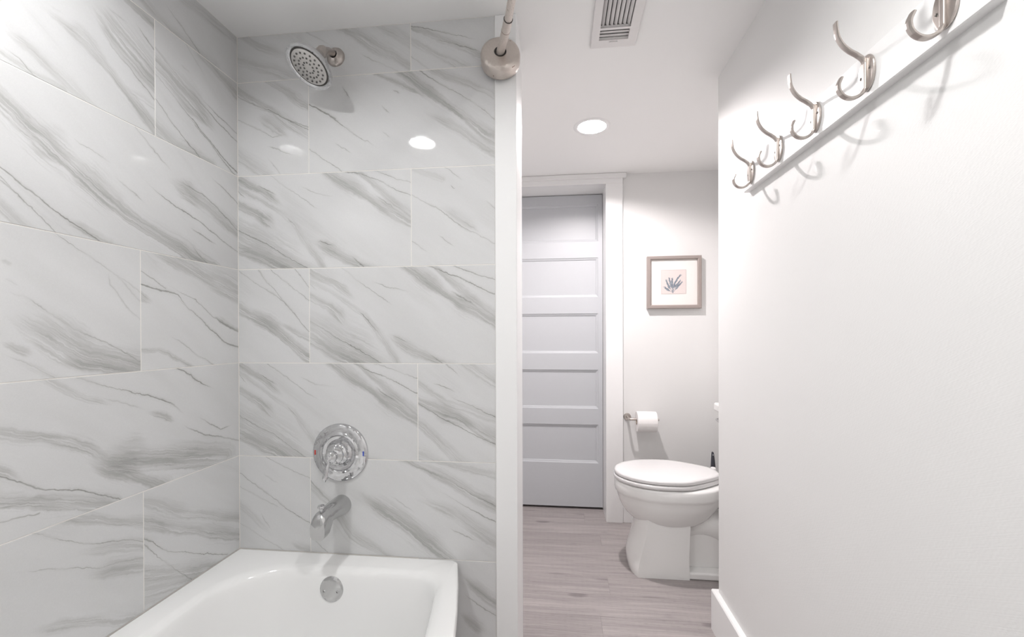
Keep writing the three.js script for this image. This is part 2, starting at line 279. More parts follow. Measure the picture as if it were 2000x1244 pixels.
// tiled wall at the left of the tub
{
  const w = structure('wall_left', 'left wall of large grey-veined marble tiles', 'wall');
  mesh('grout', box(XL - 0.03, XL - 0.0007, 0, CEIL, ZE - 0.02, 0.22), M.grout, w);
  mesh('backing', box(XL - 0.14, XL - 0.03, 0, CEIL, -3.2, REAR + 0.1), M.wall, w);
  const place = (t, u0, top) => { t.position.set(XL, top, -u0); t.rotation.y = Math.PI / 2; };
  const rows = [   // top, bottom, then [from, to, print] along the wall towards the corner
    [CEIL, row(3), [[-0.21, 0.090, 'E2'], [0.090, 0.700, 'E3'], [0.700, 1.333, 'L0']]],
    [row(3), row(2), [[-0.21, 0.428, 'E4'], [0.428, 1.038, 'L1'], [1.038, 1.333, 'L2']]],
    [row(2), row(1), [[-0.21, 0.090, 'E2'], [0.090, 0.700, 'E11'], [0.700, 1.333, 'L3']]],
    [row(1), row(0), [[-0.21, 0.385, 'E3'], [0.385, 0.995, 'L4'], [0.995, 1.333, 'L5']]],
    [row(0), row(-1), [[-0.21, 0.090, 'E6'], [0.090, 0.700, 'E4'], [0.700, 1.333, 'L6']]],
    [row(-1), row(-2), [[-0.21, 0.389, 'E11'], [0.389, 0.999, 'L7'], [0.999, 1.333, 'L8']]],
  ];
  for (const [top, bottom, cells] of rows) for (const [a, b, print] of cells) addTile(w, a, b, top, bottom, print, place);
}
// tiled end wall of the tub
{
  const w = structure('wall_end', 'end wall of grey-veined marble tiles behind the tub', 'wall');
  mesh('grout', box(XL - 0.02, TRIM0, 0, CEIL, ZE - 0.03, ZE - 0.0007), M.grout, w);
  mesh('backing', box(XL - 0.14, TRIM1 - 0.002, 0, CEIL, PART + 0.004, ZE - 0.03), M.wall, w);
  const place = (t, u0, top) => t.position.set(u0, top, ZE);
  const rows = [
    [CEIL, row(3), [[XL, -0.466, 'E0'], [-0.466, TRIM0, 'E1']]],
    [row(3), row(2), [[XL, -0.808, 'E2'], [-0.808, TRIM0, 'E3']]],
    [row(2), row(1), [[XL, -0.466, 'E4'], [-0.466, TRIM0, 'E5']]],
    [row(1), row(0), [[XL, -0.808, 'E6'], [-0.808, TRIM0, 'E4']]],
    [row(0), row(-1), [[XL, -0.447, 'E4'], [-0.447, TRIM0, 'E9']]],
    [row(-1), row(-2), [[XL, -0.808, 'E10'], [-0.808, TRIM0, 'E11']]],
    [row(-2), row(-3), [[-0.447, TRIM0, 'E12']]],
    [row(-3), 0, [[-0.447, TRIM0, 'E9']]],
  ];
  for (const [top, bottom, cells] of rows) for (const [a, b, print] of cells) addTile(w, a, b, top, bottom, print, place);
}
{
  const t = structure('trim_1', 'white trim board capping the end of the tiled wall', 'trim');
  mesh('face_board', box(TRIM0, TRIM1, 0, CEIL, ZE - 0.03, ZE + 0.003, 0.0025), M.trim, t);
  mesh('side_board', box(TRIM1 - 0.002, TRIM1 + 0.0, 0, CEIL, PART, ZE - 0.029), M.trim, t);
}
// hook wall
{
  const w = structure('wall_right', 'plain white wall carrying the hook rack', 'wall');
  mesh('plaster', box(XR, XR + 0.12, 0, CEIL, -1.752, REAR + 0.1), M.wall, w);
  const b = structure('baseboard_right', 'white baseboard along the hook wall', 'baseboard');
  const sh = new THREE.Shape(); const T = 0.021, HB = 0.156;
  sh.moveTo(0, 0); sh.lineTo(-T, 0); sh.lineTo(-T, HB - 0.004); sh.lineTo(-T + 0.004, HB); sh.lineTo(0, HB); sh.closePath();
  const g = new THREE.ExtrudeGeometry(sh, { depth: REAR + 1.752 + T, bevelEnabled: false }); g.translate(XR, 0, -1.752 - T); mesh('board', g, M.trim, b);
  mesh('board_return', box(XR, XR + 0.12, 0, HB, -1.752 - T, -1.752), M.trim, b);
}
// wall with the door, doorway cut by the pieces around it
const DOOR = { x0: -0.47, x1: 0.279, top: 2.072 };
{
  const w = structure('wall_back', 'white back wall with the grey door', 'wall');
  mesh('plaster', box(DOOR.x1 + 0.012, 1.4, 0, CEIL, -3.0, ZB), M.wall, w);
  mesh('plaster', box(-1.3, DOOR.x0 - 0.012, 0, CEIL, -3.0, ZB), M.wall, w);
  mesh('lintel', box(DOOR.x0 - 0.012, DOOR.x1 + 0.012, DOOR.top + 0.012, CEIL, -3.0, ZB), M.wall, w);
  mesh('closet_back', box(-1.3, 1.4, 0, CEIL, -3.2, -3.1), M.wall, w);
  const t = structure('trim_2', 'white door casing with square head', 'trim');
  mesh('side_casing', box(DOOR.x1 - 0.0, 0.381, 0, 2.10, ZB, ZB + 0.018, 0.0025), M.trim, t);
  mesh('side_casing', box(DOOR.x0 - 0.10, DOOR.x0, 0, 2.10, ZB, ZB + 0.018, 0.0025), M.trim, t);
  mesh('head_casing', box(DOOR.x0 - 0.10, 0.381, DOOR.top, 2.112, ZB, ZB + 0.0195, 0.002), M.trim, t);
  mesh('head_cap', box(DOOR.x0 - 0.12, 0.401, 2.104, CEIL - 0.001, ZB, ZB + 0.028, 0.002), M.trim, t);
  mesh('jamb', box(DOOR.x1, DOOR.x1 + 0.012, 0, DOOR.top + 0.012, -2.99, ZB + 0.004), M.trim, t);
  mesh('jamb', box(DOOR.x0 - 0.012, DOOR.x0, 0, DOOR.top + 0.012, -2.99, ZB + 0.004), M.trim, t);
  mesh('head_jamb', box(DOOR.x0, DOOR.x1, DOOR.top, DOOR.top + 0.012, -2.99, ZB + 0.004), M.trim, t);
  const b = structure('baseboard_back', 'white baseboard behind the toilet', 'baseboard');
  mesh('board', box(0.381, 1.2, 0, 0.14, ZB, ZB + 0.014, 0.003), M.trim, b);
}
{
  const d = structure('door_1', 'blue-grey door with five wide recessed panels', 'door');
  const zf = -2.900, th = 0.035, x0 = DOOR.x0 + 0.004, x1 = DOOR.x1 - 0.002, p0 = -0.38, p1 = 0.249, y0 = 0.016, y1 = DOOR.top - 0.004;
  const panels = [[0.305, 0.559], [0.664, 0.920], [1.028, 1.290], [1.398, 1.656], [1.762, 2.006]];
  mesh('stile', box(x0, p0, y0, y1, zf - th, zf), M.door, d); mesh('stile', box(p1, x1, y0, y1, zf - th, zf), M.door, d);
  let y = y0; for (const [a, b] of [...panels, [y1, 0]]) { mesh('rail', box(p0, p1, y, a, zf - th, zf), M.door, d); y = b; }
  for (const [a, b] of panels) {   // sloped moulding round a flat sunk field
    const lev = [[0, zf], [0.003, zf - 0.004], [0.013, zf - 0.0075], [0.015, zf - 0.012]];
    const rings = lev.map(([i, z]) => [V3(p0 + i, a + i, z), V3(p1 - i, a + i, z), V3(p1 - i, b - i, z), V3(p0 + i, b - i, z)]);
    mesh('panel', loft(rings, false, true, 0.1), M.door, d);
  }
}
// walls that close the place where the photograph does not look
{
  const w = structure('wall_rear', 'white wall behind the camera', 'wall');
  mesh('plaster', box(-1.3, 1.4, 0, CEIL, REAR, REAR + 0.1), M.wall, w);
  const a = structure('wall_foot', 'white wall at the foot of the tub', 'wall');
  mesh('plaster', box(XL - 0.02, -0.16, 0, CEIL, 0.212, 0.33), M.wall, a);
  const l = structure('wall_alcove', 'white side wall beside the door', 'wall');
  mesh('plaster', box(-0.84, -0.74, 0, CEIL, ZB - 0.01, PART + 0.004), M.wall, l);
  const r = structure('wall_tank', 'white wall behind the toilet tank', 'wall');
  mesh('plaster', box(1.06, 1.16, 0, CEIL, ZB - 0.01, -1.63), M.wall, r);
  mesh('plaster', box(XR + 0.12, 1.16, 0, CEIL, -1.752, -1.63), M.wall, r);
}

// ---------- lamps ----------
LIGHTS.forEach((l) => {
  const o = thing('recessed_light', l.label, 'light', 'recessed ceiling lights'); delete o.userData.group;
  const at = V3(l.x, CEIL, l.z), up = V3(0, 1, 0);
  mesh('trim_ring', lathe([[0.066, 0.012], [0.064, 0], [0.066, -0.003], [0.076, -0.005], [0.084, -0.003], [0.087, 0], [0.087, 0.0005], [0.066, 0.0005]], at, up, 64), M.trim, o);
  mesh('baffle', lathe([[0.066, 0.0], [0.0655, 0.006], [0.061, l.deep], [0.061, l.deep + 0.002]], at, up, 64), M.trim, o);
  mesh('lens', lathe([[0.0005, l.deep], [0.0605, l.deep], [0.0605, l.deep + 0.004], [0.0005, l.deep + 0.004]], at, up, 48), M.lens, o);
  const side = 0.046, s = new THREE.RectAreaLight(l.color, l.power / (side * side), side, side);
  s.name = o.name; s.position.set(l.x, CEIL + l.deep - 0.0015, l.z); s.rotation.x = -Math.PI / 2; scene.add(s);
});

// ---------- bathtub ----------
const RIM = 0.4445;
{
  const tub = thing('bathtub', 'white bow-front bathtub against the marble tiles', 'bathtub');
  const x0 = XL + 0.002, x1 = -0.319, z0 = ZE + 0.002, z1 = 0.208, zc = (z0 + z1) / 2, hl = (z1 - z0) / 2, BOW = 0.105;
  const outline = (a, b, c, d, radii, y) => {   // left, right, far, near
    const pts = [], N = 10, E = 14;
    const arc = (cx, cz, r, t0) => { for (let i = 0; i <= N; i++) { const t = t0 + i / N * Math.PI / 2; pts.push([cx + r * Math.cos(t), cz + r * Math.sin(t)]); } };
    const line = (p, q) => { for (let i = 1; i < E; i++) pts.push([p[0] + (q[0] - p[0]) * i / E, p[1] + (q[1] - p[1]) * i / E]); };
    const [fl, fr, nr, nl] = radii;
    arc(a + fl, c + fl, fl, Math.PI); line([a + fl, c], [b - fr, c]);
    arc(b - fr, c + fr, fr, -Math.PI / 2); line([b, c + fr], [b, d - nr]);
    arc(b - nr, d - nr, nr, 0); line([b - nr, d], [a + nl, d]);
    arc(a + nl, d - nl, nl, Math.PI / 2); line([a, d - nl], [a, c + fl]);
    return pts.map(([x, z]) => { const q = (z - zc) / hl, k = clamp((x - x0) / (x1 - x0)); return V3(x + BOW * (1 - q * q) * k * k * k, y, z); }).reverse();
  };
  const e = 0.0015, out = (i, y) => outline(x0 + e, x1 - i, z0 + e, z1 - e, [0.002, 0.010, 0.010, 0.002], y);
  const L = x0 + 0.088, R = x1 - 0.060, Fz = z0 + 0.083, N = z1 - 0.10;
  const inn = (i, y, far = i, near = i) => outline(L + i, R - i, Fz + far, N - near, [0.19 - i * 0.3, Math.max(0.06, 0.07 + i * 0.6), 0.16, 0.19].map((r) => Math.max(0.03, r)), y);
  const rings = [out(0.012, 0.0), out(0.012, 0.03), out(0.004, RIM - 0.055), out(0.001, RIM - 0.042), out(0, RIM - 0.012), out(0.001, RIM - 0.005), out(0.005, RIM - 0.001), out(0.011, RIM),
    inn(-0.024, RIM - 0.0015), inn(-0.012, RIM - 0.0045), inn(-0.004, RIM - 0.011), inn(0, RIM - 0.021), inn(0.004, RIM - 0.04), inn(0.014, 0.30, 0.012, 0.06), inn(0.028, 0.20, 0.024, 0.13), inn(0.045, 0.145, 0.04, 0.18), inn(0.075, 0.115, 0.07, 0.22), inn(0.12, 0.104, 0.12, 0.27), inn(0.20, 0.10, 0.22, 0.36)];
  mesh('shell', loft(rings, true, true, 1.0), M.enamel, tub);
  const n = V3(0, 0.09, 1), at = V3(-0.687, 0.384, -1.2445);
  const plate = mesh('overflow_plate', lathe([[0.0005, 0.0085], [0.020, 0.008], [0.030, 0.0062], [0.0345, 0.0048], [0.0372, 0.002], [0.0375, -0.01], [0.0005, -0.01]], at, n, 48), M.satin, tub);
  for (const s of [-1, 1]) {
    const c = at.clone().add(V3(s * 0.021, -0.004, 0.0078));
    mesh('screw', merge(lathe([[0.0005, 0.0022], [0.0032, 0.002], [0.0045, 0.0002], [0.0045, -0.002]], c, n, 20)), M.satin, plate);
    mesh('screw_slot', lathe([[0.0005, 0.0026], [0.0016, 0.0025], [0.0016, 0]], c, n, 12), M.seam, plate);
  }
}
// ---------- tub spout ----------
{
  const o = thing('tub_spout', 'chrome tub spout with diverter knob below the shower valve', 'spout');
  const X = -0.700, rings = [];
  const top = (d) => 0.6365 - 0.004 * smooth(0.07, 0.12, d) - (d < 0.118 ? 0 : 0.024 * (1 - Math.sqrt(Math.max(0, 1 - ((d - 0.118) / 0.0285) ** 2))));
  const bot = (d) => 0.5735 + 0.010 * smooth(0, 0.08, d) - 0.029 * smooth(0.088, 0.112, d);
  const wid = (d) => 0.0315 - 0.0085 * smooth(0.01, 0.115, d);
  for (const d of [-0.006, 0, 0.01, 0.03, 0.05, 0.07, 0.085, 0.094, 0.102, 0.11, 0.118, 0.126, 0.133, 0.139, 0.143, 0.1455]) {
    const a = top(d), b = bot(d), r = [], k = smooth(0.09, 0.12, d);
    for (let i = 0; i < 32; i++) {
      const t = i / 32 * Math.PI * 2, c = Math.cos(t), s = Math.sin(t), pw = 1 - 0.35 * k;
      r.push(V3(X + wid(d) * Math.sign(c) * Math.abs(c) ** pw, (a + b) / 2 + (a - b) / 2 * Math.sign(s) * Math.abs(s) ** (s < 0 ? pw : 1), ZE + d));
    }
    rings.push(r);
  }
  mesh('body', loft(rings, false, true, 0.8), M.satin, o);
  const kb = V3(X, top(0.122) - 0.002, ZE + 0.122);
  mesh('diverter_knob', lathe([[0.0045, -0.002], [0.0045, 0.010], [0.0095, 0.012], [0.0108, 0.0155], [0.0095, 0.019], [0.004, 0.021], [0.0005, 0.021]], kb, V3(0, 1, 0.1), 24), M.chrome, o);
}
// ---------- shower valve ----------
{
  const o = thing('shower_valve', 'round chrome shower valve with lever handle', 'valve');
  const c = V3(-0.7035, 0.7735, ZE), n = V3(0, 0, 1);
  mesh('escutcheon', lathe([[0.093, -0.002], [0.093, 0.003], [0.090, 0.0075], [0.084, 0.0105], [0.074, 0.012], [0.066, 0.0125], [0.063, 0.015], [0.059, 0.0165], [0.056, 0.015], [0.054, 0.012], [0.040, 0.008], [0.030, 0.008], [0.0005, 0.008]], c, n, 72), M.chrome, o);
  mesh('hub', lathe([[0.046, 0.006], [0.043, 0.013], [0.037, 0.017], [0.035, 0.021], [0.0345, 0.030], [0.032, 0.033], [0.028, 0.035], [0.0275, 0.042], [0.024, 0.046], [0.0165, 0.049], [0.0155, 0.056], [0.0185, 0.060], [0.0185, 0.066], [0.014, 0.071], [0.0085, 0.074], [0.0075, 0.078], [0.0045, 0.081], [0.0005, 0.082]], c, n, 48), M.chrome, o);
  const p = [V3(0, 0, 0.063), V3(-0.004, -0.018, 0.068), V3(-0.008, -0.038, 0.073), V3(-0.011, -0.058, 0.075), V3(-0.0125, -0.072, 0.075)].map((q) => q.add(c));
  const curve = new THREE.CatmullRomCurve3(p), rings = [], rad = [0.010, 0.0085, 0.0065, 0.0055, 0.0052, 0.0055, 0.0065, 0.0072, 0.0066, 0.0068, 0.0085, 0.0085, 0.006, 0.002];
  rad.forEach((r, i) => { const f = i / (rad.length - 1), q = curve.getPointAt(f), t = curve.getTangentAt(f), a = V3(1, 0, 0).cross(t).normalize(), b = t.clone().cross(a); rings.push([...Array(20)].map((_, k) => q.clone().addScaledVector(b, r * Math.cos(k * Math.PI / 10)).addScaledVector(a, r * Math.sin(k * Math.PI / 10)))); });
  mesh('lever', loft(rings, true, true, 0.9), M.chrome, o);
  for (const s of [-1, 1]) mesh(s < 0 ? 'hot_mark' : 'cold_mark', box(c.x + s * 0.081 - 0.0022, c.x + s * 0.081 + 0.0022, c.y - 0.0075, c.y + 0.0075, ZE + 0.008, ZE + 0.0122, 0.0008), s < 0 ? M.red : M.blue, o);
}
// ---------- shower head ----------
{
  const o = thing('shower_fixture', 'round chrome shower head on a short wall arm', 'shower head');
  const w = V3(-0.714, 2.043, ZE), n = V3(-0.25, -0.85, 0.45).normalize(), face = V3(-0.7245, 1.932, -1.200);
  mesh('wall_flange', lathe([[0.030, -0.002], [0.030, 0.003], [0.026, 0.010], [0.018, 0.016], [0.0125, 0.018]], w, V3(0, 0, 1), 40), M.nickel, o);
  const ball = face.clone().addScaledVector(n, -0.078);
  mesh('arm', tube([w.clone(), w.clone().add(V3(0, 0, 0.022)), w.clone().add(V3(0, -0.006, 0.040)), ball.clone().addScaledVector(n, -0.004)], 0.0105), M.nickel, o);
  mesh('ball_joint', lathe([[0.0005, -0.016], [0.011, -0.013], [0.0155, -0.004], [0.0155, 0.004], [0.0165, 0.006], [0.0165, 0.016], [0.014, 0.018]], ball, n, 32), M.nickel, o);
  mesh('bell', lathe([[0.014, -0.066], [0.0185, -0.060], [0.024, -0.052], [0.034, -0.040], [0.047, -0.027], [0.058, -0.0165], [0.0655, -0.008], [0.0675, 0.0], [0.0675, 0.0035], [0.064, 0.0045], [0.060, 0.0035], [0.0565, 0.0]], face, n, 64), M.chrome, o);
  mesh('gasket', lathe([[0.057, 0.0008], [0.053, 0.0016], [0.052, 0.0]], face, n, 64), M.seam, o);
  mesh('face_plate', lathe([[0.0525, 0.0], [0.0525, 0.002], [0.050, 0.0034], [0.0005, 0.0048]], face, n, 64), M.faceplate, o);
  const q = new THREE.Quaternion().setFromUnitVectors(V3(0, 1, 0), n), tips = [];
  for (const [count, r, off] of [[18, 0.0425, 0], [16, 0.029, 0.1], [10, 0.0155, 0.2]]) for (let i = 0; i < count; i++) {
    const t = i / count * Math.PI * 2 + off, at = V3(r * Math.cos(t), 0.0042, r * Math.sin(t)).applyQuaternion(q).add(face);
    tips.push(lathe([[0.0031, -0.002], [0.0029, 0.0006], [0.0020, 0.0020], [0.0003, 0.0020]], at, n, 8));
  }
  const noz = mesh('nozzles', merge(...tips), M.nozzle, o); noz.userData.kind = 'stuff';
}
// ---------- curved shower curtain rod ----------
{
  const o = thing('shower_curtain_rod', 'curved metal shower curtain rod with round wall flange', 'curtain rod');
  const rust = dataTexture(256, 128, (x, y) => {
    const v = y / 128, a = noise(x * 0.09, y * 0.12), b = noise(x * 0.35 + 9, y * 0.35), edge = smooth(0.34, 0.02, v);
    let c = [206, 197, 190];
    const k = smooth(0.72, 0.9, 0.55 * a + 0.5 * b + edge * 0.36); c = c.map((q, i) => q + ([74, 46, 34][i] - q) * k);
    const n = 5 * noise(x * 0.9, y * 3); return c.map((q) => clamp(Math.round(q + n), 0, 255));
  });
  const worn = std(0xffffff, 0.34, { metalness: 0.85, map: rust });
  const speck = dataTexture(512, 128, (x, y) => {
    const s = smooth(0.60, 0.74, 0.6 * noise(x * 0.22, y * 0.16) + 0.5 * noise(x * 0.5 + 4, y * 0.4 + 2)), n = 6 * noise(x * 0.05, y * 1.1);
    return [212 - 110 * s + n, 202 - 124 * s + n, 195 - 132 * s + n].map((q) => clamp(Math.round(q), 0, 255));
  });
  speck.repeat.set(6, 1);
  const rodM = std(0xffffff, 0.4, { metalness: 0.2, map: speck });
  const Y = 1.991, zc = -0.5605, hl = 0.7725, B = 0.135, X0 = -0.190;
  const at = (z) => { const q = (z - zc) / hl; return V3(X0 + B * (1 - q * q), Y, z); };
  const span = (a, b, n = 24) => [...Array(n + 1)].map((_, i) => at(a + (b - a) * i / n));
  for (const s of [-1, 1]) {
    const base = s < 0 ? V3(-0.1798, Y - 0.0106, ZE + 0.003) : V3(-0.184, Y, 0.212), axis = V3(0.12, s < 0 ? 0.22 : 0, s < 0 ? 1 : -1).normalize();
    const f = mesh('flange', lathe([[0.055, 0.0], [0.058, 0.003], [0.0595, 0.010], [0.0595, 0.034], [0.0575, 0.042], [0.053, 0.0465], [0.048, 0.048], [0.019, 0.0485], [0.017, 0.047], [0.017, 0.02]], base, axis, 64), worn, o);
    f.userData.label = 'brushed round wall flange with rust spots';
    mesh('grommet', lathe([[0.0135, 0.046], [0.0175, 0.0488], [0.0185, 0.046]], base.clone(), axis, 32), M.seam, o);
  }
  mesh('sleeve', new THREE.TubeGeometry(new THREE.CatmullRomCurve3(span(-1.322, -1.155)), 24, 0.0122, 24), rodM, o);
  mesh('tube', new THREE.TubeGeometry(new THREE.CatmullRomCurve3(span(-1.17, 0.20, 60)), 90, 0.0105, 24), rodM, o);
  const along = (z) => at(z + 0.001).sub(at(z - 0.001)).normalize();
  mesh('end_ring', lathe([[0.0105, -0.001], [0.0124, -0.0008], [0.0126, 0.0006], [0.0105, 0.0012]], at(-1.156), along(-1.156), 28), M.seam, o);
  mesh('joint_ring', lathe([[0.0120, -0.0008], [0.0125, -0.0004], [0.0125, 0.0004], [0.0120, 0.0008]], at(-1.198), along(-1.198), 28), std(rgb(0.16, 0.05, 0.04), 0.6), o);
}
// ---------- ceiling vent ----------
{
  const o = thing('air_vent', 'white ceiling air vent with long louvres', 'vent');
  const S = (x0, x1, z0, z1, P = THREE.Shape) => { const s = new P(); s.moveTo(x0, -z0); s.lineTo(x1, -z0); s.lineTo(x1, -z1); s.lineTo(x0, -z1); s.closePath(); return s; };
  const s = S(VENT.x0 + 0.003, VENT.x1 - 0.003, VENT.z0 + 0.003, VENT.z1 - 0.003);
  s.holes.push(S(0.1305, 0.2245, -1.414, -1.245, THREE.Path), S(0.1305, 0.2245, -1.472, -1.424, THREE.Path));
  const g = new THREE.ExtrudeGeometry(s, { depth: 0.003, bevelEnabled: true, bevelThickness: 0.003, bevelSize: 0.003, bevelSegments: 2 }); g.rotateX(-Math.PI / 2); g.translate(0, CEIL - 0.0065, 0);
  mesh('frame', g, M.vent, o);
  const duct = merge(box(0.126, 0.232, CEIL + 0.298, CEIL + 0.302, -1.482, -1.236), box(0.126, 0.128, CEIL + 0.004, CEIL + 0.300, -1.482, -1.236), box(0.230, 0.232, CEIL + 0.004, CEIL + 0.300, -1.482, -1.236), box(0.126, 0.232, CEIL + 0.004, CEIL + 0.300, -1.482, -1.480), box(0.126, 0.232, CEIL + 0.004, CEIL + 0.300, -1.240, -1.236));
  mesh('duct', duct, M.duct, o);
  for (let i = 0; i < 7; i++) {
    const b = box(-0.0056, 0.0056, -0.0007, 0.0007, -0.085, 0.085); b.rotateZ(-0.62); b.translate(0.1375 + i * 0.0133, CEIL + 0.0005, -1.3295); mesh('slat', b, M.vent, o);
  }
  for (let i = 0; i < 3; i++) { const b = box(-0.047, 0.047, -0.0007, 0.0007, -0.0095, 0.0095); b.rotateX(0.3); b.translate(0.1775, CEIL - 0.0005, -1.432 - i * 0.0155); mesh('cross_slat', b, M.vent, o); }
  mesh('damper_slot', box(0.146, 0.166, CEIL - 0.0071, CEIL - 0.0066, -1.4835, -1.4805), M.seam, o);
  mesh('damper_tab', box(0.164, 0.192, CEIL - 0.0125, CEIL - 0.0066, -1.485, -1.479, 0.0012), M.vent, o);
  mesh('screw', lathe([[0.0005, -0.0018], [0.003, -0.0012], [0.003, 0.001]], V3(0.176, CEIL - 0.0066, -1.496), V3(0, 1, 0), 16), M.vent, o);
}
// ---------- hook rack ----------
{
  const o = thing('coat_rack', 'white wooden rail with five double hooks on the right wall', 'coat rack');
  const XB = XR - 0.0175, yb = 1.604, yt = 1.693;
  const bs = new THREE.Shape(); bs.moveTo(XB + 0.002, yb); bs.lineTo(XR - 0.0, yb); bs.lineTo(XR - 0.0, yt); bs.lineTo(XB + 0.002, yt); bs.lineTo(XB, yt - 0.002); bs.lineTo(XB, yb + 0.002); bs.closePath();
  const bg = new THREE.ExtrudeGeometry(bs, { depth: 1.474 - 0.664, bevelEnabled: false }); bg.translate(0, 0, -1.474); mesh('board', bg, M.board, o);
  const ribbon = (pts, th, width) => {   // pts: [out from the board, height], swept flat bar
    const c = new THREE.CatmullRomCurve3(pts.map(([e, y]) => V3(e, y, 0))), n = 34, rings = [];
    for (let i = 0; i <= n; i++) {
      const f = i / n, p = c.getPointAt(f), t = c.getTangentAt(f), a = V3(-t.y, t.x, 0), w = width(f) / 2, h = th(f) / 2, r = [];
      for (const [x, y] of [[1, 0.45], [0.8, 0.85], [0.35, 1], [-0.35, 1], [-0.8, 0.85], [-1, 0.45], [-1, -0.45], [-0.8, -0.85], [-0.35, -1], [0.35, -1], [0.8, -0.85], [1, -0.45]]) r.push(p.clone().addScaledVector(a, y * h).add(V3(0, 0, x * w)));
      rings.push(r);
    }
    return loft(rings, true, true, 0.75);
  };
  const yc = 1.649;
  const upper = ribbon([[0.004, 1.664], [0.010, 1.676], [0.021, 1.6855], [0.034, 1.694], [0.046, 1.706], [0.0545, 1.722], [0.0575, 1.738], [0.0585, 1.750]], (f) => 0.0075 - 0.0035 * f, (f) => 0.0095 + 0.0035 * f);
  const lower = ribbon([[0.004, 1.628], [0.0065, 1.6175], [0.0155, 1.6075], [0.029, 1.6025], [0.042, 1.606], [0.0515, 1.6165], [0.0535, 1.630], [0.0485, 1.643]], (f) => 0.0065 - 0.0015 * f, (f) => 0.0095 + 0.003 * f);
  const ps = new THREE.Shape(); ps.absellipse(0, 0, 0.0205, 0.0325, 0, Math.PI * 2);
  const pg = new THREE.ExtrudeGeometry(ps, { depth: 0.0012, bevelEnabled: true, bevelThickness: 0.0018, bevelSize: 0.002, bevelSegments: 3, curveSegments: 28 }); pg.rotateY(Math.PI / 2); pg.translate(0.0018, yc, 0);
  const rib = new RoundedBoxGeometry(0.0075, 0.060, 0.0105, 3, 0.003); rib.translate(0.0055, yc - 0.001, 0);
  const whole = mergeVerticesSafe(merge(upper, lower, toCreasedNormals(pg, 0.7), rib));
  const scr = merge(lathe([[0.0042, -0.001], [0.0042, 0.0004], [0.003, 0.0014], [0.0005, 0.0018]], V3(0.0040, 0, 0), V3(1, 0, 0), 20));
  const slot = merge(box(0.0050, 0.0062, -0.0026, 0.0026, -0.0006, 0.0006), box(0.0050, 0.0062, -0.0006, 0.0006, -0.0026, 0.0026));
  const zs = [-1.418, -1.247, -1.077, -0.907, -0.735];
  for (const z of zs) {
    const h = mesh('hook', whole, M.nickel, o); h.position.set(XB, 0, z); h.rotation.y = Math.PI;
    for (const s of [-1, 1]) { const a = mesh('screw', scr, M.nickel, h); a.position.set(0, yc - s * 0.0045, s * 0.0125); const b = mesh('screw_slot', slot, M.seam, h); b.position.copy(a.position); }
  }
}
function mergeVerticesSafe(g) { return g; }
